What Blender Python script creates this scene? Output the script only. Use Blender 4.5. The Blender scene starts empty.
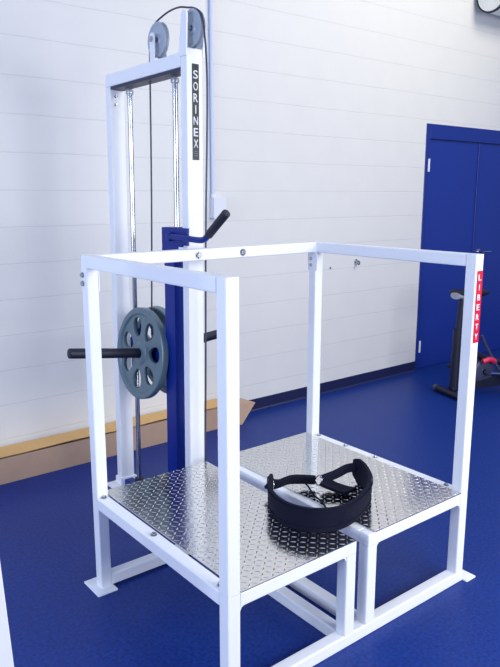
import bpy, bmesh, math, random
from mathutils import Vector, Matrix
random.seed(3)
C = bpy.context.scene
COL = C.collection
PI = math.pi

# ---------------------------------------------------------------- camera
cd = bpy.data.cameras.new('camera'); cam = bpy.data.objects.new('camera', cd); COL.objects.link(cam)
cam.location = (0, -3.8356, 1.5968)
cam.rotation_euler = (math.radians(90 - 11.547), 0, math.radians(-38.43))
cd.sensor_fit = 'VERTICAL'; cd.sensor_height = 24.0; cd.lens = 679.55 / 667 * 24.0
cd.clip_start = 0.05
C.camera = cam
# ---------------------------------------------------------------- world
w = bpy.data.worlds.new('world'); C.world = w; w.use_nodes = True
bg = w.node_tree.nodes['Background']
bg.inputs[0].default_value = (0.36, 0.50, 1.0, 1); bg.inputs[1].default_value = 0.50
# ---------------------------------------------------------------- lights
def area(name, loc, target, sx, sy, power, col):
    l = bpy.data.lights.new(name, 'AREA'); l.shape = 'RECTANGLE'; l.size = sx; l.size_y = sy
    l.energy = power; l.color = col
    o = bpy.data.objects.new(name, l); COL.objects.link(o); o.location = loc
    o.rotation_euler = (Vector(target) - Vector(loc)).to_track_quat('-Z', 'Y').to_euler()
    return o
area('window_light', (2.6, -5.4, 1.9), (2.1, -1.4, 0.6), 3.0, 1.6, 170, (0.98, 0.97, 0.91))
area('ceiling_light', (2.6, -2.6, 5.2), (2.6, -2.6, 0), 3.0, 3.0, 14, (0.95, 0.96, 1.0))
area('side_fill_light', (-3.6, -2.6, 2.0), (1.6, -1.4, 1.0), 2.6, 1.8, 165, (0.70, 0.79, 0.93))  # cool fill added out of view, lifts the left-facing steel; no window modelled
area('hall_light', (4.9, -2.6, 4.2), (4.6, 0.0, 2.3), 2.0, 1.5, 80, (1.0, 0.93, 0.70))
# ---------------------------------------------------------------- exposure
vs = C.view_settings
vs.view_transform = 'Standard'; vs.look = 'None'; vs.gamma = 1.0; vs.exposure = 0.0
vs.use_curve_mapping = False

# ================================================================ materials
def srgb(r, g, b):
    f = lambda c: (c / 12.92 if c <= 0.04045 else ((c + 0.055) / 1.055) ** 2.4)
    return (f(r / 255), f(g / 255), f(b / 255), 1)
def mat(name, col, rough=0.5, metal=0.0, noise=0.0, nscale=30, bump=0.0, bscale=200, coat=0.0, spec=0.5):
    m = bpy.data.materials.new(name); m.use_nodes = True
    nt = m.node_tree; b = nt.nodes['Principled BSDF']
    b.inputs['Base Color'].default_value = col
    b.inputs['Roughness'].default_value = rough; b.inputs['Metallic'].default_value = metal
    b.inputs['Coat Weight'].default_value = coat; b.inputs['Specular IOR Level'].default_value = spec
    tc = nt.nodes.new('ShaderNodeTexCoord')
    if noise:
        n = nt.nodes.new('ShaderNodeTexNoise'); n.inputs['Scale'].default_value = nscale; n.inputs['Detail'].default_value = 5
        nt.links.new(tc.outputs['Object'], n.inputs['Vector'])
        mx = nt.nodes.new('ShaderNodeMix'); mx.data_type = 'RGBA'
        lo = tuple(c * (1 - noise) for c in col[:3]) + (1,); hi = tuple(min(1, c * (1 + noise)) for c in col[:3]) + (1,)
        mx.inputs[6].default_value = lo; mx.inputs[7].default_value = hi
        nt.links.new(n.outputs['Fac'], mx.inputs[0]); nt.links.new(mx.outputs[2], b.inputs['Base Color'])
    if bump:
        n2 = nt.nodes.new('ShaderNodeTexNoise'); n2.inputs['Scale'].default_value = bscale; n2.inputs['Detail'].default_value = 3
        nt.links.new(tc.outputs['Object'], n2.inputs['Vector'])
        bp = nt.nodes.new('ShaderNodeBump'); bp.inputs['Strength'].default_value = bump; bp.inputs['Distance'].default_value = 0.002
        nt.links.new(n2.outputs['Fac'], bp.inputs['Height']); nt.links.new(bp.outputs['Normal'], b.inputs['Normal'])
    return m
M = {}
M['white'] = mat('white powder coat', (0.86, 0.885, 0.93, 1), 0.35, noise=0.02, nscale=8)
M['navy'] = mat('navy powder coat', srgb(6, 38, 128), 0.38, spec=0.25, noise=0.05, nscale=20)
M['black'] = mat('black rubber', srgb(12, 16, 42), 0.55, noise=0.1)
M['chrome'] = mat('chrome', (0.50, 0.52, 0.56, 1), 0.14, 1.0, noise=0.03)
M['zinc'] = mat('zinc bolt', (0.46, 0.48, 0.52, 1), 0.25, 1.0, noise=0.08, nscale=60)
M['deck'] = mat('polished diamond plate', (0.74, 0.73, 0.71, 1), 0.15, 1.0, noise=0.04, nscale=12, bump=0.25, bscale=60)
M['lozenge'] = mat('diamond plate tread', (0.80, 0.79, 0.77, 1), 0.28, 1.0, noise=0.03, nscale=40)
M['iron'] = mat('grey hammered iron', srgb(98, 120, 132), 0.34, 0.2, noise=0.12, nscale=60, bump=0.4, bscale=220)
M['pulley'] = mat('grey nylon pulley', srgb(165, 176, 190), 0.35, noise=0.05)
M['cable'] = mat('coated steel cable', srgb(62, 66, 84), 0.4, 0.3, noise=0.1, nscale=300)
M['belt'] = mat('black webbing', srgb(8, 12, 36), 0.75, noise=0.3, nscale=160, bump=0.7, bscale=500, spec=0.2)
M['door'] = mat('blue door paint', srgb(22, 48, 138), 0.4, noise=0.03, nscale=6)
M['doorframe'] = mat('blue frame paint', srgb(20, 44, 130), 0.4, noise=0.03, nscale=6)
M['base'] = mat('navy cove base', srgb(24, 30, 72), 0.45, noise=0.08)
M['kraft'] = mat('brown cardboard', srgb(176, 148, 128), 0.85, noise=0.08, nscale=18, bump=0.2, bscale=60)
M['kraftlid'] = mat('tan cardboard lid', srgb(214, 172, 112), 0.8, noise=0.06, nscale=18)
M['red'] = mat('red sticker', srgb(205, 20, 52), 0.4, noise=0.03)
M['stkblack'] = mat('black sticker', srgb(14, 18, 34), 0.35, noise=0.03)
M['letter'] = mat('white lettering', (0.85, 0.87, 0.9, 1), 0.5, noise=0.02)
M['lettergrey'] = mat('grey small print', srgb(90, 96, 120), 0.5, noise=0.02)
M['silver'] = mat('silver plastic', srgb(165, 172, 180), 0.35, 0.4, noise=0.05)
M['greybox'] = mat('painted steel box', (0.70, 0.74, 0.82, 1), 0.5, noise=0.04)
M['conduit'] = mat('painted conduit', (0.55, 0.63, 0.85, 1), 0.5, noise=0.04)
M['duct'] = mat('white duct', (0.72, 0.75, 0.72, 1), 0.5, noise=0.04)
M['bikegrey'] = mat('bike frame grey', srgb(70, 74, 100), 0.4, 0.3, noise=0.06)
M['bikered'] = mat('bike red', srgb(205, 40, 80), 0.4, noise=0.05)

def wall_material():
    m = bpy.data.materials.new('painted block wall'); m.use_nodes = True; nt = m.node_tree
    b = nt.nodes['Principled BSDF']; b.inputs['Roughness'].default_value = 0.62
    tc = nt.nodes.new('ShaderNodeTexCoord'); sp = nt.nodes.new('ShaderNodeSeparateXYZ')
    nt.links.new(tc.outputs['Object'], sp.inputs[0])
    # slightly wandering courses
    nz = nt.nodes.new('ShaderNodeTexNoise'); nz.inputs['Scale'].default_value = 2.3; nz.inputs['Detail'].default_value = 3
    nt.links.new(tc.outputs['Object'], nz.inputs['Vector'])
    wob = nt.nodes.new('ShaderNodeMath'); wob.operation = 'MULTIPLY_ADD'; wob.inputs[1].default_value = 0.012; wob.inputs[2].default_value = -0.001
    nt.links.new(nz.outputs['Fac'], wob.inputs[0])
    zz = nt.nodes.new('ShaderNodeMath'); zz.operation = 'ADD'
    nt.links.new(sp.outputs['Z'], zz.inputs[0]); nt.links.new(wob.outputs[0], zz.inputs[1])
    cb = nt.nodes.new('ShaderNodeCombineXYZ'); nt.links.new(sp.outputs['X'], cb.inputs[0]); nt.links.new(zz.outputs[0], cb.inputs[1])
    def brick(mort, width, smooth):
        k = nt.nodes.new('ShaderNodeTexBrick'); k.offset = 0.5; k.squash = 1.0
        k.inputs['Scale'].default_value = 1.0; k.inputs['Mortar Size'].default_value = mort
        k.inputs['Mortar Smooth'].default_value = smooth; k.inputs['Bias'].default_value = 0
        k.inputs['Brick Width'].default_value = width; k.inputs['Row Height'].default_value = 0.2032
        k.inputs['Color1'].default_value = (1, 1, 1, 1); k.inputs['Color2'].default_value = (1, 1, 1, 1); k.inputs['Mortar'].default_value = (0, 0, 0, 1)
        nt.links.new(cb.outputs[0], k.inputs['Vector']); return k
    k1 = brick(0.0036, 500.0, 0.6)      # course lines only
    k2 = brick(0.003, 0.4064, 0.8)      # with the faint head joints
    n2 = nt.nodes.new('ShaderNodeTexNoise'); n2.inputs['Scale'].default_value = 5; n2.inputs['Detail'].default_value = 4
    nt.links.new(tc.outputs['Object'], n2.inputs['Vector'])
    paint = nt.nodes.new('ShaderNodeMix'); paint.data_type = 'RGBA'
    paint.inputs[6].default_value = (0.675, 0.68, 0.685, 1); paint.inputs[7].default_value = (0.725, 0.73, 0.73, 1)
    nt.links.new(n2.outputs['Fac'], paint.inputs[0])
    gr = nt.nodes.new('ShaderNodeMix'); gr.data_type = 'RGBA'; gr.inputs[6].default_value = (0.60, 0.60, 0.62, 1)
    nt.links.new(k2.outputs['Color'], gr.inputs[0]); nt.links.new(paint.outputs[2], gr.inputs[7])
    gr1 = nt.nodes.new('ShaderNodeMix'); gr1.data_type = 'RGBA'; gr1.inputs[6].default_value = (0.60, 0.60, 0.62, 1)
    gf = nt.nodes.new('ShaderNodeMath'); gf.operation = 'MULTIPLY_ADD'; gf.inputs[1].default_value = 0.18; gf.inputs[2].default_value = 0.82
    nt.links.new(k2.outputs['Color'], gf.inputs[0]); nt.links.new(gf.outputs[0], gr.inputs[0])
    g1 = nt.nodes.new('ShaderNodeMath'); g1.operation = 'MULTIPLY_ADD'; g1.inputs[1].default_value = 0.65; g1.inputs[2].default_value = 0.35
    nt.links.new(k1.outputs['Color'], g1.inputs[0]); nt.links.new(g1.outputs[0], gr1.inputs[0])
    nt.links.new(gr.outputs[2], gr1.inputs[7]); nt.links.new(gr1.outputs[2], b.inputs['Base Color'])
    n3 = nt.nodes.new('ShaderNodeTexNoise'); n3.inputs['Scale'].default_value = 70; n3.inputs['Detail'].default_value = 4
    nt.links.new(tc.outputs['Object'], n3.inputs['Vector'])
    h = nt.nodes.new('ShaderNodeMath'); h.operation = 'MULTIPLY_ADD'; h.inputs[1].default_value = 0.25
    nt.links.new(n3.outputs['Fac'], h.inputs[0]); nt.links.new(k1.outputs['Color'], h.inputs[2])
    bp = nt.nodes.new('ShaderNodeBump'); bp.inputs['Strength'].default_value = 0.35; bp.inputs['Distance'].default_value = 0.004
    nt.links.new(h.outputs[0], bp.inputs['Height']); nt.links.new(bp.outputs['Normal'], b.inputs['Normal'])
    return m
M['wall'] = wall_material()

def floor_material():
    m = bpy.data.materials.new('speckled blue rubber floor'); m.use_nodes = True; nt = m.node_tree
    b = nt.nodes['Principled BSDF']; b.inputs['Roughness'].default_value = 0.42; b.inputs['Specular IOR Level'].default_value = 0.26
    tc = nt.nodes.new('ShaderNodeTexCoord')
    n = nt.nodes.new('ShaderNodeTexNoise'); n.inputs['Scale'].default_value = 70; n.inputs['Detail'].default_value = 4; n.inputs['Roughness'].default_value = 0.7
    nt.links.new(tc.outputs['Object'], n.inputs['Vector'])
    r = nt.nodes.new('ShaderNodeValToRGB'); r.color_ramp.elements[0].position = 0.36; r.color_ramp.elements[1].position = 0.68
    r.color_ramp.elements[0].color = srgb(6, 33, 104); r.color_ramp.elements[1].color = srgb(20, 60, 148)
    nt.links.new(n.outputs['Fac'], r.inputs[0])
    n2 = nt.nodes.new('ShaderNodeTexNoise'); n2.inputs['Scale'].default_value = 1.6; n2.inputs['Detail'].default_value = 6
    nt.links.new(tc.outputs['Object'], n2.inputs['Vector'])
    mx = nt.nodes.new('ShaderNodeMix'); mx.data_type = 'RGBA'; mx.inputs[7].default_value = srgb(26, 54, 128)
    f = nt.nodes.new('ShaderNodeMath'); f.operation = 'MULTIPLY'; f.inputs[1].default_value = 0.35
    nt.links.new(n2.outputs['Fac'], f.inputs[0]); nt.links.new(f.outputs[0], mx.inputs[0]); nt.links.new(r.outputs[0], mx.inputs[6])
    nt.links.new(mx.outputs[2], b.inputs['Base Color'])
    bp = nt.nodes.new('ShaderNodeBump'); bp.inputs['Strength'].default_value = 0.12; bp.inputs['Distance'].default_value = 0.001
    nt.links.new(n.outputs['Fac'], bp.inputs['Height']); nt.links.new(bp.outputs['Normal'], b.inputs['Normal'])
    return m
M['floor'] = floor_material()

# ================================================================ helpers
ORG = {}
def empty(name, loc, label, cat, group=None, rot=(0, 0, 0)):
    o = bpy.data.objects.new(name, None); COL.objects.link(o)
    o.location = loc; o.rotation_euler = rot; o.empty_display_size = 0.05
    o['label'] = label; o['category'] = cat
    if group: o['group'] = group
    ORG[o] = Vector(loc); return o
def bmat(bm, mats):
    return mats
def obj(name, bm, m, parent=None, origin=None, smooth=None, label=None):
    """link bm (world coordinates) as ONE mesh object; children take the origin of their thing"""
    org = ORG[parent] if parent is not None else Vector(origin if origin is not None else (0, 0, 0))
    bmesh.ops.translate(bm, verts=bm.verts, vec=-org)
    bmesh.ops.recalc_face_normals(bm, faces=bm.faces)
    me = bpy.data.meshes.new(name); bm.to_mesh(me); bm.free()
    for k in (m if isinstance(m, (list, tuple)) else [m]): me.materials.append(k)
    o = bpy.data.objects.new(name, me); COL.objects.link(o)
    if parent is not None: o.parent = parent
    else: o.location = org
    ORG[o] = org
    if smooth is not None:
        for p in me.polygons: p.use_smooth = True
        me.set_sharp_from_angle(angle=math.radians(smooth))
    if label: o['label'] = label
    return o
def tag(o, label, cat, group=None):
    o['label'] = label; o['category'] = cat
    if group: o['group'] = group
    return o
def struct(o): o['kind'] = 'structure'; return o
def add_box(bm, x0, x1, y0, y1, z0, z1, bev=0.0, seg=1, mi=0):
    r = bmesh.ops.create_cube(bm, size=1)
    vs_ = r['verts']
    for v in vs_:
        v.co = Vector(((x0 + x1) / 2 + v.co.x * (x1 - x0), (y0 + y1) / 2 + v.co.y * (y1 - y0), (z0 + z1) / 2 + v.co.z * (z1 - z0)))
    fs = set(f for v in vs_ for f in v.link_faces)
    for f in fs: f.material_index = mi
    if bev:
        es = list(set(e for v in vs_ for e in v.link_edges))
        bmesh.ops.bevel(bm, geom=es, offset=bev, segments=seg, profile=0.5, affect='EDGES')
def box(x0, x1, y0, y1, z0, z1, bev=0.0, seg=1):
    bm = bmesh.new(); add_box(bm, x0, x1, y0, y1, z0, z1, bev, seg); return bm
def add_cyl(bm, p, q, r, r2=None, n=24, bev=0.0, mi=0):
    p = Vector(p); q = Vector(q); d = q - p; L = d.length
    R = d.to_track_quat('Z', 'Y').to_matrix().to_4x4(); R.translation = (p + q) / 2
    before = set(bm.faces)
    res = bmesh.ops.create_cone(bm, cap_ends=True, segments=n, radius1=r, radius2=r if r2 is None else r2, depth=L, matrix=R)
    if bev:
        es = set()
        for v in res['verts']:
            for e in v.link_edges:
                if any(len(f.verts) > 4 for f in e.link_faces): es.add(e)
        bmesh.ops.bevel(bm, geom=list(es), offset=bev, segments=2, profile=0.5, affect='EDGES')
    for f in set(bm.faces) - before: f.material_index = mi
def add_tube(bm, pts, r, n=10, cap=True, rad=None):
    """round tube swept along a polyline"""
    pts = [Vector(p) for p in pts]; rings = []
    up = None
    for i, p in enumerate(pts):
        a = pts[max(i - 1, 0)]; b = pts[min(i + 1, len(pts) - 1)]; t = (b - a).normalized()
        if up is None:
            up = Vector((1, 0, 0)) if abs(t.x) < 0.9 else Vector((0, 0, 1))
        s = t.cross(up).normalized(); u2 = s.cross(t).normalized(); up = u2
        rr = rad[i] if rad else r
        rings.append([bm.verts.new(p + (s * math.cos(k * 2 * PI / n) + u2 * math.sin(k * 2 * PI / n)) * rr) for k in range(n)])
    for a, b in zip(rings, rings[1:]):
        for k in range(n): bm.faces.new((a[k], a[(k + 1) % n], b[(k + 1) % n], b[k]))
    if cap: bm.faces.new(rings[0][::-1]); bm.faces.new(rings[-1])
def smooth_path(pts, n=8):
    """Catmull-Rom through points"""
    P = [Vector(p) for p in pts]; P = [P[0] * 2 - P[1]] + P + [P[-1] * 2 - P[-2]]; out = []
    for i in range(1, len(P) - 2):
        for k in range(n):
            t = k / n; a, b, c, d = P[i - 1:i + 3]
            out.append(0.5 * ((2 * b) + (c - a) * t + (2 * a - 5 * b + 4 * c - d) * t * t + (3 * b - a - 3 * c + d) * t ** 3))
    out.append(P[-2]); return out
def add_lathe(bm, prof, centre, axis='X', n=48, mi=0):
    """prof: (along-axis, radius) closed loop revolved about an axis through centre"""
    c = Vector(centre); rings = []
    for k in range(n):
        a = 2 * PI * k / n; ring = []
        for h, r in prof:
            if axis == 'X': v = Vector((h, r * math.cos(a), r * math.sin(a)))
            elif axis == 'Y': v = Vector((r * math.cos(a), h, r * math.sin(a)))
            else: v = Vector((r * math.cos(a), r * math.sin(a), h))
            ring.append(bm.verts.new(c + v))
        rings.append(ring)
    m = len(prof)
    for k in range(n):
        a, b = rings[k], rings[(k + 1) % n]
        for j in range(m):
            f = bm.faces.new((a[j], a[(j + 1) % m], b[(j + 1) % m], b[j])); f.material_index = mi
def add_prism(bm, poly, axis, lo, hi, mi=0):
    """poly of 2D points extruded along axis between lo and hi"""
    def P(a, b, h):
        return {'X': Vector((h, a, b)), 'Y': Vector((a, h, b)), 'Z': Vector((a, b, h))}[axis]
    A = [bm.verts.new(P(a, b, lo)) for a, b in poly]; B = [bm.verts.new(P(a, b, hi)) for a, b in poly]
    n = len(poly)
    for f in [bm.faces.new(A), bm.faces.new(B[::-1])]: f.material_index = mi
    for i in range(n): bm.faces.new((A[i], A[(i + 1) % n], B[(i + 1) % n], B[i])).material_index = mi
def curve_mesh(build):
    """evaluate a temporary curve/text object into a bmesh"""
    o = build(); COL.objects.link(o)
    dg = bpy.context.evaluated_depsgraph_get(); dg.update()
    me = bpy.data.meshes.new_from_object(o.evaluated_get(dg))
    bm = bmesh.new(); bm.from_mesh(me)
    d = o.data; bpy.data.objects.remove(o); bpy.data.curves.remove(d); bpy.data.meshes.remove(me)
    return bm
def letter_bm(ch, height, width, depth=0.0006, bold=0.0):
    def b():
        c = bpy.data.curves.new('t', 'FONT'); c.body = ch; c.size = 1; c.extrude = 0.0; c.align_x = 'CENTER'; c.offset = bold
        return bpy.data.objects.new('t', c)
    bm = curve_mesh(b)
    xs = [v.co.x for v in bm.verts]; ys = [v.co.y for v in bm.verts]
    sx = width / max(max(xs) - min(xs), 0.05); sy = height / (max(ys) - min(ys))
    if ch == 'I': sx = sy * 0.9
    cx = (max(xs) + min(xs)) / 2; cy = (max(ys) + min(ys)) / 2
    for v in bm.verts: v.co = Vector(((v.co.x - cx) * sx, (v.co.y - cy) * sy, 0))
    r = bmesh.ops.extrude_face_region(bm, geom=list(bm.faces))
    bmesh.ops.translate(bm, verts=[g for g in r['geom'] if isinstance(g, bmesh.types.BMVert)], vec=(0, 0, depth))
    return bm
def sticker(parent, word, xc, yface, ztop, zbot, width, bgmat, lh, lw, gap_top, pitch, small=False, bold=0.0, label=None):
    """vertical sticker on a face whose normal is -Y"""
    obj('sticker', box(xc - width / 2, xc + width / 2, yface - 0.0012, yface, zbot, ztop), bgmat, parent, label=label)
    allb = bmesh.new(); z = ztop - gap_top - lh / 2
    for ch in word:
        b = letter_bm(ch, lh, lw, bold=bold)
        for v in b.verts: v.co = Vector((xc + v.co.x, yface - 0.0012 - v.co.z, z + v.co.y))
        me = bpy.data.meshes.new('tmp'); b.to_mesh(me); b.free(); allb.from_mesh(me); bpy.data.meshes.remove(me)
        z -= pitch
    obj('lettering', allb, M['letter'], parent)
    if small:
        b = bmesh.new()
        for k in range(3): add_box(b, xc - 0.010, xc + 0.010, yface - 0.0018, yface - 0.0012, z + 0.012 - k * 0.009, z + 0.016 - k * 0.009)
        obj('small_print', b, M['lettergrey'], parent)
def bolt(parent, p, normal, r=0.011, name='bolt'):
    bm = bmesh.new(); p = Vector(p); n = Vector(normal)
    add_cyl(bm, p, p + n * 0.002, r * 1.35, n=20)
    add_cyl(bm, p + n * 0.002, p + n * 0.009, r, n=6, bev=0.0012)
    return obj(name, bm, M['zinc'], parent)

# ================================================================ setting
X0, X1 = -3.0, 9.5
DL, DR, DT = 4.99, 6.66, 2.20            # blue double door opening
bm = box(X0, X1, -9.5, 0.18, -0.06, 0.0); struct(obj('floor', bm, M['floor']))
bm = bmesh.new()
add_box(bm, X0, DL, 0, 0.2, 0, 5.6); add_box(bm, DL, DR, 0, 0.2, DT, 5.6); add_box(bm, DR, X1, 0, 0.2, 0, 5.6)
struct(obj('wall_back', bm, M['wall']))
bm = bmesh.new()
prof = [(0.0, 0.0), (-0.014, 0.0), (-0.006, 0.010), (-0.004, 0.085), (0.0, 0.088)]
A = [bm.verts.new((X0, a, b)) for a, b in prof]; B = [bm.verts.new((DL - 0.004, a, b)) for a, b in prof]
for i in range(len(prof)): bm.faces.new((A[i], A[(i + 1) % 5], B[(i + 1) % 5], B[i]))
bm.faces.new(A); bm.faces.new(B[::-1])
struct(obj('baseboard_back', bm, M['base']))

# door: steel frame, two leaves
bm = bmesh.new(); fw = 0.088
add_box(bm, DL, DL + 0.05, -0.008, 0.15, 0.0, DT, 0.002); add_box(bm, DR - 0.05, DR, -0.008, 0.15, 0.0, DT, 0.002)
add_box(bm, DL + 0.05, DR - 0.05, -0.008, 0.15, DT - 0.125, DT, 0.002)
door = struct(obj('door_1', bm, M['doorframe'], origin=(DL, 0, 0)))
leafsplit = 5.822
def leaf(x0, x1):
    b = bmesh.new(); add_box(b, x0, x1, 0.012, 0.056, 0.0015, DT - 0.130, 0.003); return b
obj('door_leaf', leaf(DL + 0.054, leafsplit - 0.004), M['door'], door)
lf2 = obj('door_leaf', leaf(leafsplit + 0.004, DR - 0.054), M['door'], door)
bm = bmesh.new(); add_box(bm, leafsplit - 0.022, leafsplit + 0.018, 0.004, 0.012, 0.002, DT - 0.130, 0.002)
obj('astragal', bm, M['doorframe'], door)
obj('threshold', box(DL + 0.05, DR - 0.05, 0.057, 0.15, 0.0, 0.012), M['base'], door)
for z in (1.85, 0.22):
    bm = bmesh.new(); add_cyl(bm, (DL + 0.052, -0.006, z - 0.055), (DL + 0.052, -0.006, z + 0.055), 0.009, n=12)
    add_box(bm, DL + 0.034, DL + 0.052, -0.012, -0.008, z - 0.055, z + 0.055)
    obj('hinge', bm, M['greybox'], door, label='pale steel hinge')
bm = bmesh.new()
add_cyl(bm, (5.90, 0.012, 1.05), (5.90, 0.002, 1.05), 0.030, n=24, bev=0.002)
add_cyl(bm, (5.90, 0.004, 1.05), (5.90, -0.050, 1.05), 0.011, n=16)
add_tube(bm, smooth_path([(5.90, -0.05, 1.05), (5.94, -0.056, 1.051), (6.00, -0.052, 1.049), (6.03, -0.046, 1.047)], 4), 0.010, n=12)
obj('door_handle', bm, M['chrome'], door, smooth=40, label='chrome lever handle')

# ================================================================ squat platform
xL, xR, yF, yK, T = 1.093, 2.321, -2.352, -1.430, 0.048
hD, H = 0.4067, 1.3746
GL, GR = 1.657, 1.719                    # the two sides of the gap
SP = empty('squat_platform', ((xL + xR) / 2, (yF + yK) / 2, 0),
           'white steel squat platform with diamond plate decks and three handrails in front of the tower', 'exercise platform')
W = M['white']; BV = 0.004
def tube_bm(bm, x0, x1, y0, y1, z0, z1, c=0.005):
    d = (x1 - x0, y1 - y0, z1 - z0); ax = d.index(max(d))
    def prof(a0, a1, b0, b1):
        k = c * 0.3
        return [(a0 + c, b0), (a1 - c, b0), (a1 - k, b0 + k), (a1, b0 + c), (a1, b1 - c), (a1 - k, b1 - k), (a1 - c, b1), (a0 + c, b1), (a0 + k, b1 - k), (a0, b1 - c), (a0, b0 + c), (a0 + k, b0 + k)]
    if ax == 0: add_prism(bm, prof(y0, y1, z0, z1), 'X', x0, x1)
    elif ax == 1: add_prism(bm, prof(x0, x1, z0, z1), 'Y', y0, y1)
    else: add_prism(bm, prof(x0, x1, y0, y1), 'Z', z0, z1)
def rail(name, x0, x1, y0, y1, z0, z1, label=None):
    b = bmesh.new(); tube_bm(b, x0, x1, y0, y1, z0, z1); return obj(name, b, W, SP, label=label)
posts = {}
for key, px, py in (('A', xL, yK - T), ('B', xL, yF), ('C', xR - T, yF), ('D', xR - T, yK - T)):
    rail('leg', px, px + T, py, py + T, 0.0 if key in 'AD' else T, hD - 0.0005)
    posts[key] = rail('post', px, px + T, py, py + T, hD + 0.0005, H)
rail('leg', GL - T, GL, yF, yF + T, T, hD - T); rail('leg', GR, GR + T, yF, yF + T, T, hD - T)
rail('leg', GL - T, GL, yK - T, yK, T, hD - T); rail('leg', GR, GR + T, yK - T, yK, T, hD - T)
# handrails: left, rear, right
rail('handrail', xL, xL + T, yF + T, yK - T, H - T, H)
rail('handrail', xL + T, xR - T, yK - T, yK, H - T, H)
rail('handrail', xR - T, xR, yF + T, yK - T, H - T, H)
# deck frames (one rectangle of tube for each half)
def deck_frame(x0, x1, outer_left):
    b = bmesh.new()
    ox0 = x0 + (T if outer_left else 0); ox1 = x1 - (0 if outer_left else T)
    z0, z1 = hD - T, hD - 0.001
    add_box(b, ox0, ox1, yF, yF + T, z0, z1, BV, 2); add_box(b, ox0, ox1, yK - T, yK, z0, z1, BV, 2)
    for xx in (x0, x1 - T):
        corner = (xx == xL or abs(xx - (xR - T)) < 1e-6)
        add_box(b, xx, xx + T, yF + T, yK - T, z0, z1, BV, 2)
    # weld fillets at the openings
    def fil(x, z, sx, y0): add_prism(b, [(x, z), (x + sx * 0.018, z), (x + sx * 0.006, z - 0.006), (x, z - 0.018)], 'Y', y0 + 0.004, y0 + T - 0.004)
    for yy in (yF, yK - T):
        fil(x0 + T, z0, 1, yy); fil(x1 - T, z0, -1, yy)
    return obj('deck_frame', b, W, SP)
deck_frame(xL, GL, True); deck_frame(GR, xR, False)
# floor rails
rail('floor_rail', xL, xR, yF, yF + T, 0.0, T - 0.0005)
rail('floor_rail', xL + T, xR - T, yK - T, yK, 0.010, T + 0.010)
rail('floor_rail', GL - T, GL, yF + T, yK - T, 0.0, T - 0.0005)
rail('floor_rail', GR, GR + T, yF + T, yK - T, 0.0, T - 0.0005)
# foot plates
for (x0, x1, y0, y1) in ((1.060, 1.148, -1.515, -1.380), (2.262, 2.350, -1.515, -1.380), (2.322, 2.385, -2.375, -2.270), (1.030, 1.092, -2.375, -2.270)):
    obj('foot_plate', box(x0, x1, y0, y1, 0.0, 0.009, 0.002), W, SP)
# diamond plate decks
def deck(x0, x1, y0, y1):
    z = hD; b = bmesh.new(); add_box(b, x0, x1, y0, y1, z, z + 0.004, 0.001)
    p = 0.0235; nx = int((x1 - x0) / p); ny = int((y1 - y0) / p)
    for i in range(nx):
        for j in range(ny):
            cx = x0 + (i + 0.5) * (x1 - x0) / nx; cy = y0 + (j + 0.5) * (y1 - y0) / ny
            a = PI / 4 if (i + j) % 2 else -PI / 4
            ca, sa = math.cos(a), math.sin(a); ln, wd, ht = 0.0108, 0.0029, 0.0013
            def V(u, v, h): return b.verts.new((cx + u * ca - v * sa, cy + u * sa + v * ca, z + 0.0041 + h))
            base = [V(-ln, 0, 0), V(-ln * .5, -wd * .8, 0), V(ln * .5, -wd * .8, 0), V(ln, 0, 0), V(ln * .5, wd * .8, 0), V(-ln * .5, wd * .8, 0)]
            r1, r2 = V(-ln * .45, 0, ht), V(ln * .45, 0, ht)
            for f in ((base[0], base[1], r1), (base[1], base[2], r2, r1), (base[2], base[3], r2), (base[3], base[4], r2), (base[4], base[5], r1, r2), (base[5], base[0], r1)):
                b.faces.new(f).material_index = 1
    return obj('deck_plate', b, [M['deck'], M['lozenge']], SP)
deck(1.1445, 1.653, yF - 0.002, yK - 0.002); deck(1.752, 2.270, yF - 0.002, yK - 0.002)
# bolts
for y in (-1.485, -1.873, -2.278): bolt(SP, (1.119, y, hD), (0, 0, 1), 0.009)
for y in (-1.500, -1.685, -1.873, -2.262): bolt(SP, (2.296, y, hD), (0, 0, 1), 0.008)
for x in (1.597, 1.830): bolt(SP, (x, yK - T, 1.350), (0, -1, 0), 0.012)
for z in (1.300, 1.268): bolt(SP, (xL, yK - 0.014, z), (-1, 0, 0), 0.0085)
for z in (1.296, 1.265): bolt(SP, (xR - T, yK - 0.020, z), (-1, 0, 0), 0.0085)
bolt(SP, (xL + T, yK - 0.03, 1.285), (1, 0, 0), 0.009)
obj('tie_plate', box(xL + T, xL + T + 0.004, yK - T, yK, 1.235, H - T, 0.001), W, SP)
obj('tie_plate', box(xR - T - 0.004, xR - T, yK - T - 0.012, yK + 0.004, 1.240, H - T, 0.001), W, SP)
sticker(posts['C'], 'LIBERTY', xR - 0.0215, yF, 1.312, 1.030, 0.037, M['red'], 0.024, 0.019, 0.014, 0.0385, bold=0.02, label='red sticker with white vertical letters')

# ================================================================ cable tower
TX, TY1, TY2, HT = 1.688, -0.556, -1.306, 2.190
TW = empty('cable_tower', (TX, -0.925, 0), 'tall white cable tower with two pulleys on top, guide rods and a navy carriage', 'weight machine', rot=(-0.0075, 0.0145, 0))
hx = 0.040; ty = 0.050
def trail(name, x0, x1, y0, y1, z0, z1, m=W, label=None, bev=0.004): return obj(name, box(x0, x1, y0, y1, z0, z1, bev, 2), m, TW, label=label)
trail('upright', TX - hx, TX + hx, TY1 - ty, TY1, 0.010, HT - 0.061)
up2 = trail('upright', TX - hx, TX + hx, TY2, TY2 + ty, 0.010, HT + 0.012)
trail('crossbar', TX - hx, TX + hx, TY2 + ty, TY1, HT - 0.060, HT)
trail('rod_bracket', TX - 0.040, TX + 0.034, TY2 + ty + 0.004, TY1 - ty - 0.004, HT - 0.076, HT - 0.061, M['base'], 'dark navy bar under the crossbar', 0.002)
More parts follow.
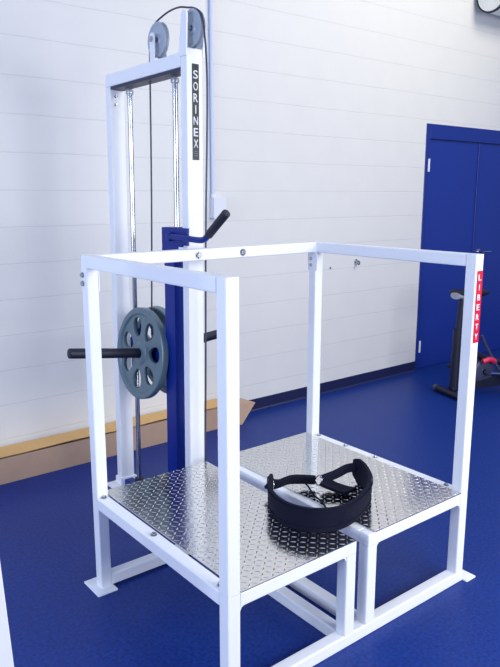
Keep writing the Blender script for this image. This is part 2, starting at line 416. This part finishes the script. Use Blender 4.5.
trail('base_bar', TX - 0.025, TX + 0.025, TY2 + ty, TY1 - ty, 0.006, 0.040, M['navy'], 'dark navy bar at the floor')
for yc in (TY1 - ty / 2, TY2 + ty / 2):
    trail('foot_plate', TX - 0.10, TX + 0.10, yc - 0.055, yc + 0.055, 0.0, 0.009, bev=0.002)
    trail('foot_socket', TX - hx - 0.008, TX + hx + 0.008, yc - ty / 2 - 0.008, yc + ty / 2 + 0.008, 0.009, 0.050, bev=0.004)
for yr in (-0.712, -1.130):
    bm = bmesh.new(); add_cyl(bm, (TX + 0.012, yr, 0.040), (TX + 0.012, yr, HT - 0.082), 0.0125, n=24)
    rd = obj('guide_rod', bm, M['chrome'], TW, smooth=40)
    bm = bmesh.new(); add_cyl(bm, (TX + 0.012, yr, HT - 0.105), (TX + 0.012, yr, HT - 0.083), 0.019, n=20, bev=0.002)
    obj('rod_collar', bm, M['silver'], rd, smooth=40)
    bm = bmesh.new(); add_cyl(bm, (TX + 0.012, yr, 0.041), (TX + 0.012, yr, 0.075), 0.024, n=20, bev=0.003)
    obj('rubber_bumper', bm, M['black'], rd, smooth=40)
# white cap bolts on the inner faces near the top
for z in (2.085, 2.045): bolt(TW, (TX - 0.01, TY1 - ty, z), (0, -1, 0), 0.007)
bolt(TW, (TX - 0.01, TY2 + ty, 2.085), (0, 1, 0), 0.007)
# pulleys
def pulley(yc, zc, r, fy, ftop):
    h = 0.011
    b = bmesh.new()
    prof = [(-h, 0.012), (-h, r * 0.30), (-h * 0.55, r * 0.38), (-h * 0.55, r * 0.80), (-h, r * 0.88), (-h, r), (-h * 0.25, r - 0.010), (h * 0.25, r - 0.010), (h, r), (h, r * 0.88), (h * 0.55, r * 0.80), (h * 0.55, r * 0.38), (h, r * 0.30), (h, 0.012)]
    add_lathe(b, prof, (TX, yc, zc), 'X', 56)
    p = obj('pulley', b, M['pulley'], TW, smooth=35)
    b = bmesh.new(); add_cyl(b, (TX - 0.042, yc, zc), (TX + 0.042, yc, zc), 0.008, n=12); add_cyl(b, (TX - 0.045, yc, zc), (TX - 0.038, yc, zc), 0.013, n=6); add_cyl(b, (TX + 0.038, yc, zc), (TX + 0.045, yc, zc), 0.013, n=6)
    obj('axle', b, M['zinc'], p, smooth=30)
    for s in (-1, 1):
        b = bmesh.new(); wb = 0.030 if fy > 0.02 else fy; yb = TY2 + ty / 2 if fy > 0.02 else yc; poly = [(yb - wb, HT - 0.02), (yb + wb, HT - 0.02), (yc + fy, ftop - fy)] + [(yc + fy * math.cos(a * PI / 8), ftop - fy + fy * math.sin(a * PI / 8)) for a in range(1, 8)] + [(yc - fy, ftop - fy)]
        xa = TX + s * (0.0465 if fy > 0.02 else 0.036); add_prism(b, poly, 'X', min(xa, xa - s * 0.006), max(xa, xa - s * 0.006))
        obj('pulley_bracket', b, W, TW)
pulley(-1.014, 2.284, 0.077, 0.019, 2.312)
pulley(-1.296, 2.282, 0.077, 0.022, 2.350)
# cable
path = [(TX, -0.900, 0.90), (TX, -0.925, 1.6), (TX, -0.935, 2.26), (TX, -0.946, 2.325), (TX, -0.975, 2.355), (TX, -1.03, 2.374), (TX, -1.11, 2.388), (TX, -1.19, 2.388), (TX, -1.255, 2.374), (TX, -1.300, 2.363),
        (TX, -1.345, 2.340), (TX, -1.370, 2.300), (TX, -1.380, 2.250), (TX, -1.393, 2.150), (TX, -1.398, 1.95), (TX, -1.382, 1.40), (TX, -1.376, 0.80), (TX, -1.370, 0.45), (TX, -1.366, 0.10)]
bm = bmesh.new(); add_tube(bm, smooth_path(path, 6), 0.0042, n=8)
obj('cable', bm, M['cable'], TW, smooth=60, label='dark steel cable over both pulleys')
bm = bmesh.new(); add_lathe(bm, [(-0.012, 0.010), (-0.012, 0.045), (-0.003, 0.038), (0.003, 0.038), (0.012, 0.045), (0.012, 0.010)], (TX, -1.326, 0.065), 'X', 32)
obj('pulley', bm, M['pulley'], TW, smooth=35)
# carriage with plate horns
zc, yc = 0.806, -0.872
CX = TX + 0.012
bm = bmesh.new()
add_box(bm, CX - 0.022, CX + 0.022, -1.068, -0.690, zc - 0.055, zc + 0.055, 0.004, 2)
carr = obj('carriage', bm, M['navy'], TW, label='navy sliding carriage')
bm = bmesh.new(); add_cyl(bm, (CX, -0.712, zc - 0.10), (CX, -0.712, zc + 0.10), 0.024, n=24, bev=0.002); obj('sleeve', bm, M['navy'], carr, smooth=40)
bm = bmesh.new(); add_cyl(bm, (1.256, yc, zc + 0.052), (CX - 0.022, yc, zc), 0.0245, n=32, bev=0.004)
add_cyl(bm, (CX - 0.034, yc, zc), (CX - 0.022, yc, zc), 0.05, n=32, bev=0.002)
obj('plate_horn', bm, M['black'], carr, smooth=40, label='black plate-loading horn')
bm = bmesh.new(); add_cyl(bm, (CX + 0.022, yc, zc), (2.140, yc, zc + 0.052), 0.0245, n=32, bev=0.004)
add_cyl(bm, (CX + 0.022, yc, zc), (CX + 0.034, yc, zc), 0.05, n=32, bev=0.002)
obj('plate_horn', bm, M['black'], carr, smooth=40, label='black plate-loading horn')
bm = bmesh.new()
add_prism(bm, [(CX - 0.022, zc + 0.055), (CX + 0.022, zc + 0.055), (CX + 0.008, zc + 0.11), (CX - 0.008, zc + 0.11)], 'Y', yc - 0.035, yc - 0.025)
obj('cable_lug', bm, M['zinc'], carr)
# lockout column with its lever
bm = box(TX - 0.026, TX + 0.042, -1.164, -1.074, 0.040, 1.448, 0.003, 2)
colm = obj('column', bm, M['navy'], TW, label='navy square column over the right guide rod')
bm = bmesh.new()
add_prism(bm, [(-1.100, 1.448), (-1.312, 1.448), (-1.312, 1.372), (-1.27, 1.372), (-1.24, 1.340), (-1.100, 1.340)], 'X', TX - 0.052, TX - 0.0405)
obj('lever_bracket', bm, M['navy'], colm)
lx = TX - 0.064
bm = bmesh.new()
add_cyl(bm, (TX - 0.052, -1.190, 1.408), (TX - 0.076, -1.190, 1.408), 0.02, n=20, bev=0.002)
add_tube(bm, smooth_path([(lx, -1.190, 1.408), (lx, -1.30, 1.406), (lx, -1.42, 1.402), (lx, -1.465, 1.408), (lx, -1.495, 1.428), (lx, -1.52, 1.446)], 5), 0.0135, n=14)
lev = obj('lever', bm, M['navy'], TW, smooth=40, label='bent navy lever with black grip')
bm = bmesh.new(); add_cyl(bm, (lx, -1.492, 1.424), (lx, -1.622, 1.520), 0.0180, n=20, bev=0.004)
obj('grip', bm, M['black'], lev, smooth=40)
trail('lever_rest', TX - 0.0545, TX - 0.0405, -1.316, -1.245, 1.336, 1.364, bev=0.002)
sticker(up2, 'SORINEX', TX + 0.003, TY2, 2.140, 1.742, 0.035, M['stkblack'], 0.035, 0.023, 0.026, 0.0475, small=True, bold=0.012, label='black sticker with white vertical letters')

# ================================================================ weight plates
def weight_plate_bm():
    R, n = 0.224, 7
    def b():
        c = bpy.data.curves.new('wp', 'CURVE'); c.dimensions = '2D'; c.fill_mode = 'BOTH'; c.extrude = 0.006; c.bevel_depth = 0.003; c.bevel_resolution = 1
        def loop(pts):
            s = c.splines.new('POLY'); s.points.add(len(pts) - 1)
            for q, (x, y) in zip(s.points, pts): q.co = (x, y, 0, 1)
            s.use_cyclic_u = True
        loop([(0.222 * math.cos(k * 2 * PI / 72), 0.222 * math.sin(k * 2 * PI / 72)) for k in range(72)])
        loop([(0.026 * math.cos(k * 2 * PI / 32), 0.026 * math.sin(k * 2 * PI / 32)) for k in range(32)])
        for k in range(n):
            a = k * 2 * PI / n + 1.24; pts = []
            for j in range(24):
                t = j * 2 * PI / 24
                rr = 0.134 + 0.053 * math.cos(t); tt = (0.0410 + 0.009 * math.cos(t)) * math.sin(t)
                pts.append((rr * math.cos(a) - tt * math.sin(a), rr * math.sin(a) + tt * math.cos(a)))
            loop(pts)
        return bpy.data.objects.new('wp', c)
    bm = curve_mesh(b)
    for v in bm.verts: v.co = Vector((v.co.z, v.co.x, v.co.y))
    add_lathe(bm, [(-0.018, 0.203), (-0.018, 0.227), (-0.014, 0.2315), (0.014, 0.2315), (0.018, 0.227), (0.018, 0.203), (0.010, 0.195), (-0.010, 0.195)], (0, 0, 0), 'X', 72)
    add_lathe(bm, [(-0.018, 0.0255), (-0.018, 0.046), (-0.009, 0.060), (0.009, 0.060), (0.018, 0.046), (0.018, 0.0255)], (0, 0, 0), 'X', 48)
    return bm
wp = empty('weight_plate', (0, 0, 0), 'grey iron weight plate with seven grip holes, nearer one with its whole round face showing', 'weight plate', 'weight plates on the carriage horns')
wpd = obj('disc', weight_plate_bm(), M['iron'], wp, smooth=40)
rotT = Matrix.Rotation(0.0145, 4, 'Y')
def tower_pt(p): return Vector((TX, -0.925, 0)) + rotT @ (Vector(p) - Vector((TX, -0.925, 0)))
wz = zc + 0.0245 - 0.0258
wp.location = tower_pt((CX - 0.060, yc, wz + 0.006)); wp.rotation_euler = (0, 0.105, 0)
wp2 = wp.copy(); COL.objects.link(wp2); d2 = wpd.copy(); COL.objects.link(d2); d2.parent = wp2
wp2.location = tower_pt((CX + 0.060, yc, wz + 0.006)); wp2.rotation_euler = (0.3, -0.10, 0)
wp2['label'] = 'grey iron weight plate mostly hidden behind the navy column, farther of the two'

# ================================================================ lifting belt
zb = hD + 0.0060
cl = [(1.690, -1.870), (1.652, -1.897), (1.604, -1.945), (1.547, -2.025), (1.527, -2.110), (1.545, -2.185), (1.592, -2.237), (1.660, -2.262), (1.740, -2.255), (1.820, -2.228), (1.893, -2.190), (1.948, -2.140), (1.988, -2.085), (2.008, -2.035), (2.010, -2.000)]
cl = cl[1:]
path = smooth_path([(a, b, 0) for a, b in cl], 7)
def band(bm, path, z0f, z1f, th, lean=None, n_h=6):
    N = len(path); rings = []
    for i, p in enumerate(path):
        t = (path[min(i + 1, N - 1)] - path[max(i - 1, 0)]).normalized(); nrm = Vector((t.y, -t.x, 0))
        u = i / (N - 1); z0, z1 = z0f(u), z1f(u); ring = []
        prof = []
        for k in range(n_h + 1):
            f = k / n_h; bulge = th * (0.55 + 0.45 * math.sin(PI * f)) / 2; prof.append((bulge, z0 + (z1 - z0) * f))
        for k in range(n_h, -1, -1):
            f = k / n_h; bulge = th * (0.55 + 0.45 * math.sin(PI * f)) / 2; prof.append((-bulge, z0 + (z1 - z0) * f))
        for o_, z in prof:
            l = (lean(u) if lean else 0) * (z - zb); q = p + nrm * (o_ + l); ring.append(bm.verts.new((q.x, q.y, z)))
        rings.append(ring)
    m = len(rings[0])
    for a, b in zip(rings, rings[1:]):
        for k in range(m): bm.faces.new((a[k], a[(k + 1) % m], b[(k + 1) % m], b[k]))
    bm.faces.new(rings[0][::-1]); bm.faces.new(rings[-1])
BT = empty('weight_belt', (1.75, -2.08, zb), 'black padded hip belt standing in an open loop across the gap between the decks', 'weight belt')
bm = bmesh.new()
end = lambda u: min(1, math.sin(PI * min(max(u, 0), 1)) * 5)
band(bm, path, lambda u: zb + 0.030 * (1 - end(u)), lambda u: zb + 0.105 - 0.012 * (1 - end(u)) + 0.004 * max(0, u - 0.75) / 0.25 - 0.012 * math.sin(PI * u), 0.020, lean=lambda u: 0.05)
obj('padded_band', bm, M['belt'], BT, smooth=60)
for zf in (0.018, 0.092):          # stitched edge piping
    bm = bmesh.new(); pts = []
    N = len(path)
    for i, p in enumerate(path[3:-3]):
        j = i + 3; t = (path[j + 1] - path[j - 1]).normalized(); nrm = Vector((t.y, -t.x, 0)); q = p + nrm * (0.0095 + 0.05 * zf); pts.append((q.x, q.y, zb + zf - (0.008 * math.sin(PI * j / N) if zf > .05 else 0)))
    for i_ in (0, 1):
        pass
    add_tube(bm, pts, 0.0022, n=6); obj('piping', bm, M['belt'], BT, smooth=60)
def strap(pts, wd, th=0.004, name='strap', twist=0.6):
    P = smooth_path(pts, 6); bm = bmesh.new(); rings = []
    for i, p in enumerate(P):
        t = (P[min(i + 1, len(P) - 1)] - P[max(i - 1, 0)]).normalized(); s = t.cross(Vector((0, 0, 1))).normalized()
        up = s.cross(t).normalized(); a = twist; wv = (s * math.cos(a) + up * math.sin(a)) * wd / 2; nv = (up * math.cos(a) - s * math.sin(a)) * th / 2
        rings.append([bm.verts.new(p + wv + nv), bm.verts.new(p - wv + nv), bm.verts.new(p - wv - nv), bm.verts.new(p + wv - nv)])
    for a, b in zip(rings, rings[1:]):
        for k in range(4): bm.faces.new((a[k], a[(k + 1) % 4], b[(k + 1) % 4], b[k]))
    bm.faces.new(rings[0][::-1]); bm.faces.new(rings[-1])
    return obj(name, bm, M['belt'], BT)
strap([(1.632, -1.895, zb + 0.055), (1.68, -1.895, zb + 0.040), (1.74, -1.905, zb + 0.046), (1.80, -1.925, zb + 0.038), (1.835, -1.955, zb + 0.036)], 0.050, 0.012, twist=1.0)
strap([(2.004, -2.020, zb + 0.070), (1.975, -1.995, zb + 0.062), (1.92, -1.985, zb + 0.048), (1.86, -1.968, zb + 0.036)], 0.036, 0.009, twist=1.0)
strap([(1.850, -1.985, zb + 0.035), (1.865, -2.02, zb + 0.026), (1.885, -2.06, zb + 0.018), (1.895, -2.10, zb + 0.022)], 0.080, 0.012, name='strap_tail', twist=0.1)
for c in ((1.847, -1.962, zb + 0.034), (1.637, -1.905, zb + 0.052)):
    bm = bmesh.new(); ring = [(c[0] + 0.006 * math.sin(k * PI / 8), c[1] + 0.017 * math.cos(k * PI / 8), c[2] + 0.019 * math.sin(k * PI / 8)) for k in range(17)]
    add_tube(bm, ring, 0.003, n=8, cap=False); obj('buckle_ring', bm, M['zinc'], BT, smooth=50, label='silver buckle ring')
bm = bmesh.new(); add_tube(bm, smooth_path([(1.79, -1.925, zb + 0.035), (1.79, -1.96, zb + 0.022), (1.775, -2.01, zb + 0.006), (1.765, -2.06, zb + 0.004), (1.735, -2.12, zb + 0.004), (1.70, -2.17, zb + 0.004)], 6), 0.0035, n=8)
obj('cord', bm, M['belt'], BT, smooth=60)

# ================================================================ cardboard carton along the wall
KB = empty('cardboard_carton', (1.8, -0.095, 0), 'long flat brown cardboard carton lying on the floor along the wall, lid ajar', 'cardboard box')
kx0, kx1, ky0, ky1, kz = 0.70, 2.72, -0.172, -0.018, 0.150
bm = bmesh.new(); t_ = 0.004
add_box(bm, kx0, kx1, ky0, ky1, 0.0005, t_); add_box(bm, kx0, kx1, ky0, ky0 + t_, t_, kz); add_box(bm, kx0, kx1, ky1 - t_, ky1, t_, kz + 0.012); add_box(bm, kx0, kx0 + t_, ky0 + t_, ky1 - t_, t_, kz)
obj('carton_body', bm, M['kraft'], KB)
bm = bmesh.new(); segs = 14
for s in range(2): pass
top = []; 
for i in range(segs + 1):
    x = kx0 + (kx1 - kx0) * i / segs; dz = 0.006 * math.sin(i * 1.3) * 0.5
    top.append((x, dz))
rows = []
for (x, dz) in top:
    rows.append([bm.verts.new((x, ky1, kz + 0.014)), bm.verts.new((x, ky0 + 0.006, kz + 0.012 + dz)), bm.verts.new((x, ky0 + 0.006, kz + 0.008 + dz)), bm.verts.new((x, ky1, kz + 0.010))])
for a, b in zip(rows, rows[1:]):
    for k in range(4): bm.faces.new((a[k], a[(k + 1) % 4], b[(k + 1) % 4], b[k]))
bm.faces.new(rows[0][::-1]); bm.faces.new(rows[-1])
obj('lid', bm, M['kraftlid'], KB, label='tan lid standing slightly open')
def sheet(name, poly, th, m):
    bm = bmesh.new(); P = [Vector(p) for p in poly]; n = (P[1] - P[0]).cross(P[2] - P[0]).normalized() * th
    A = [bm.verts.new(p) for p in P]; B = [bm.verts.new(p + n) for p in P]; bm.faces.new(A); bm.faces.new(B[::-1])
    for i in range(len(P)): bm.faces.new((A[i], A[(i + 1) % len(P)], B[(i + 1) % len(P)], B[i]))
    obj(name, bm, m, KB)
sheet('end_flap', [(kx1, ky0, 0.003), (2.800, -0.215, 0.003), (2.930, -0.205, 0.140), (2.855, -0.130, 0.168), (kx1, ky0, kz)], 0.004, M['kraft'])
sheet('end_flap', [(kx1, ky1, 0.003), (2.86, -0.030, 0.003), (2.86, -0.030, 0.150), (kx1, ky1, kz)], 0.004, M['kraft'])

# ================================================================ wall fittings
CB = empty('conduit_box', (2.735, 0, 1.44), 'small painted electrical box with conduit running up the white wall', 'electrical box')
obj('box_body', box(2.698, 2.795, -0.048, 0.0, 1.440, 1.575, 0.004, 2), M['greybox'], CB)
obj('cover_plate', box(2.694, 2.799, -0.052, -0.048, 1.436, 1.579, 0.001), M['greybox'], CB)
bm = bmesh.new(); add_cyl(bm, (2.712, -0.016, 1.575), (2.712, -0.016, 5.4), 0.012, n=16); obj('conduit', bm, M['conduit'], CB, smooth=40)
bm = bmesh.new(); add_cyl(bm, (2.712, -0.016, 1.575), (2.712, -0.016, 1.60), 0.017, n=16); obj('connector', bm, M['greybox'], CB, smooth=40)
bm = bmesh.new(); add_cyl(bm, (4.150, 0, 1.062), (4.150, -0.008, 1.062), 0.018, n=20, bev=0.002)
add_cyl(bm, (4.150, -0.008, 1.062), (4.150, -0.026, 1.062), 0.010, n=16); add_lathe(bm, [(-0.005, 0.008), (-0.005, 0.018), (0.005, 0.018), (0.005, 0.008)], (4.150, -0.030, 1.050), 'Y', 20)
tag(obj('wall_anchor', bm, M['zinc'], origin=(4.15, 0, 1.05), smooth=40), 'small round steel anchor on the white wall below the right handrail', 'wall anchor')
bm = bmesh.new(); add_cyl(bm, (3.855, 0, 1.026), (3.855, -0.006, 1.026), 0.008, n=12)
tag(obj('wall_screw', bm, M['zinc'], origin=(3.855, 0, 1.026)), 'tiny screw head in the white wall beside the rear corner post', 'screw')
# duct end high on the right
DU = empty('air_duct', (6.3, -0.18, 3.285), 'round white air duct end high up in the top right corner', 'duct')
bm = bmesh.new(); add_lathe(bm, [(0.012, 0.001), (0.012, 0.134), (0, 0.134), (0, 0.140), (2.6, 0.140), (2.6, 0.001)], (5.56, -0.18, 3.285), 'X', 48); obj('duct_pipe', bm, M['duct'], DU, smooth=40)
bm = bmesh.new(); add_lathe(bm, [(-0.006, 0.132), (-0.006, 0.146), (0.012, 0.146), (0.012, 0.1405), (-0.001, 0.1405), (-0.001, 0.132)], (5.56, -0.18, 3.285), 'X', 48); obj('end_ring', bm, M['black'], DU, smooth=40)
for x in (6.3, 7.6):
    bm = bmesh.new(); add_cyl(bm, (x, -0.18, 3.425), (x, -0.18, 5.4), 0.006, n=10); obj('hanger_rod', bm, M['zinc'], DU)

# ================================================================ rack upright at the left edge
RK = empty('rack_frame', (0.50, -2.10, 0), 'white slanted steel leg of another rack cut off at the bottom left edge', 'rack')
bm = bmesh.new(); add_box(bm, -0.028, 0.028, -0.028, 0.028, -0.1, 1.6, 0.004, 2)
bmesh.ops.transform(bm, verts=bm.verts, matrix=Matrix.Translation((0.498, -2.118, 0.10)) @ Matrix.Rotation(-0.045, 4, 'Y'))
bmesh.ops.bisect_plane(bm, geom=bm.verts[:] + bm.edges[:] + bm.faces[:], plane_co=(0, 0, 0.0085), plane_no=(0, 0, -1), clear_outer=True)
obj('leg', bm, W, RK)
obj('foot_plate', box(0.46, 0.58, -2.18, -2.06, 0.0, 0.008, 0.002), W, RK)

# ================================================================ exercise bike
bx, by = 4.62, -0.75
BK = empty('exercise_bike', (4.95, -0.85, 0), 'black exercise bike with a dark saddle parked in front of the blue door', 'exercise bike')
FD = Vector((1.0, -0.30, 0)).normalized(); SD = Vector((-FD.y, FD.x, 0)); BO = Vector((4.53, -0.72, 0))
def bp(f, s, z): v = BO + FD * f + SD * s; return (v.x, v.y, z)
bm = bmesh.new(); add_cyl(bm, bp(0.0, -0.17, 0.030), bp(0.0, 0.17, 0.030), 0.026, n=20, bev=0.006); obj('rear_stabilizer', bm, M['black'], BK, smooth=40)
bm = bmesh.new(); add_cyl(bm, bp(0.98, -0.24, 0.035), bp(0.98, 0.24, 0.035), 0.032, n=20, bev=0.006); obj('front_stabilizer', bm, M['black'], BK, smooth=40)
for s in (-0.170, 0.170):
    bm = bmesh.new(); add_cyl(bm, bp(0.0, s, 0.031), bp(0.0, s + math.copysign(0.03, s), 0.031), 0.030, n=20, bev=0.004); obj('end_cap', bm, M['bikegrey'], BK, smooth=40)
bm = bmesh.new()
add_tube(bm, smooth_path([bp(0.0, 0, 0.065), bp(0.3, 0, 0.10), bp(0.7, 0, 0.10), bp(0.98, 0, 0.065)], 6), 0.030, n=14)
add_tube(bm, smooth_path([bp(0.03, 0, 0.07), bp(0.03, 0, 0.30), bp(0.035, 0, 0.56)], 6), 0.036, n=14)
add_tube(bm, smooth_path([bp(0.10, 0, 0.42), bp(0.30, 0, 0.30), bp(0.50, 0, 0.24)], 6), 0.026, n=14)
add_tube(bm, smooth_path([bp(0.62, 0, 0.24), bp(0.78, 0, 0.6), bp(0.84, 0, 0.82)], 6), 0.030, n=14)
obj('frame', bm, M['black'], BK, smooth=40)
bm = bmesh.new(); add_cyl(bm, bp(0.035, 0, 0.52), bp(0.06, 0, 0.82), 0.024, n=16); obj('seat_post', bm, M['black'], BK, smooth=40)
# saddle: rounded shape, wide at the back and narrow at the nose
bm = bmesh.new(); rings = []
for i in range(13):
    u = i / 12; wd = 0.015 + 0.115 * (1 - u) ** 1.2 * min(1, 6 * u + 0.45) + 0.012; f = 0.0 + 0.30 * u
    hh = 0.028 * min(1, 5 * u + 0.4) * min(1, 5 * (1 - u) + 0.4); zc_ = 0.835 + 0.012 * (1 - u) ** 2
    rings.append([bm.verts.new(bp(f, wd * math.cos(a * PI / 8), zc_ + hh * math.sin(a * PI / 8) * (1 if a <= 8 else 1.0))) for a in range(16)])
for a, b in zip(rings, rings[1:]):
    for k in range(16): bm.faces.new((a[k], a[(k + 1) % 16], b[(k + 1) % 16], b[k]))
bm.faces.new(rings[0][::-1]); bm.faces.new(rings[-1])
sad = obj('saddle', bm, M['black'], BK, smooth=60)
bm = bmesh.new(); rings = []
for i in range(7):
    u = i / 6; wd = 0.035 + 0.085 * math.sin(0.3 + u * 1.2); f = -0.012 + 0.10 * u; zc_ = 0.822
    rings.append([bm.verts.new(bp(f, wd * math.cos(a * PI / 8), zc_ + 0.026 * math.sin(a * PI / 8))) for a in range(16)])
for a, b in zip(rings, rings[1:]):
    for k in range(16): bm.faces.new((a[k], a[(k + 1) % 16], b[(k + 1) % 16], b[k]))
bm.faces.new(rings[0][::-1]); bm.faces.new(rings[-1])
obj('saddle_rear', bm, M['silver'], sad, smooth=60, label='silver rear of the saddle')
bm = bmesh.new()
prof = [(-0.035, 0.02), (-0.035, 0.085), (-0.028, 0.10), (0.028, 0.10), (0.035, 0.085), (0.035, 0.02)]
c = BO + FD * 0.30; n_ = 40; rings = []
for k in range(n_):
    a = 2 * PI * k / n_; rings.append([bm.verts.new(c + SD * h + FD * (r * math.cos(a)) + Vector((0, 0, 0.19 + r * math.sin(a)))) for h, r in prof])
for k in range(n_):
    a, b = rings[k], rings[(k + 1) % n_]
    for j in range(6): bm.faces.new((a[j], a[(j + 1) % 6], b[(j + 1) % 6], b[j]))
obj('drive_cover', bm, M['bikegrey'], BK, smooth=40)
bm = bmesh.new(); add_cyl(bm, bp(0.30, -0.10, 0.19), bp(0.30, 0.10, 0.19), 0.014, n=16)
add_tube(bm, [bp(0.30, -0.09, 0.19), bp(0.46, -0.10, 0.17)], 0.011); add_tube(bm, [bp(0.30, 0.09, 0.19), bp(0.14, 0.10, 0.21)], 0.011)
obj('crank', bm, M['chrome'], BK, smooth=40, label='bright metal crank')
for f, s, z in ((0.46, -0.15, 0.17), (0.14, 0.15, 0.21)):
    bm = bmesh.new(); v = Vector(bp(f, s, z)); add_box(bm, v.x - 0.045, v.x + 0.045, v.y - 0.04, v.y + 0.04, z - 0.012, z + 0.012, 0.004); obj('pedal', bm, M['black'], BK)
bm = bmesh.new(); add_tube(bm, smooth_path([bp(0.25, -0.06, 0.285), bp(0.31, -0.07, 0.30), bp(0.37, -0.06, 0.275)], 5), 0.022, n=12); obj('toe_guard', bm, M['bikered'], BK, smooth=40, label='red guard')
bm = bmesh.new(); add_tube(bm, smooth_path([bp(0.23, -0.05, 0.50), bp(0.30, -0.05, 0.38), bp(0.46, -0.05, 0.16)], 5), 0.012, n=12); obj('support_bar', bm, M['bikegrey'], BK, smooth=40)
bm = bmesh.new(); v0 = BO + FD * 0.42
add_prism(bm, [(0.10, 0.06), (0.92, 0.06), (0.95, 0.13), (0.80, 0.19), (0.45, 0.15), (0.12, 0.10)], 'Y', -0.045, 0.045)
bmesh.ops.transform(bm, verts=bm.verts, matrix=Matrix.Translation(BO) @ Matrix.Rotation(math.atan2(FD.y, FD.x), 4, 'Z')); obj('lower_cover', bm, M['black'], BK)
bm = bmesh.new(); add_tube(bm, smooth_path([bp(0.84, -0.22, 1.0), bp(0.93, -0.22, 0.98), bp(0.86, -0.05, 0.90), bp(0.86, 0.05, 0.90), bp(0.93, 0.22, 0.98), bp(0.84, 0.22, 1.0)], 6), 0.014, n=12); add_cyl(bm, bp(0.84, 0, 0.80), bp(0.86, 0, 0.91), 0.02, n=14)
obj('handlebar', bm, M['black'], BK, smooth=40)
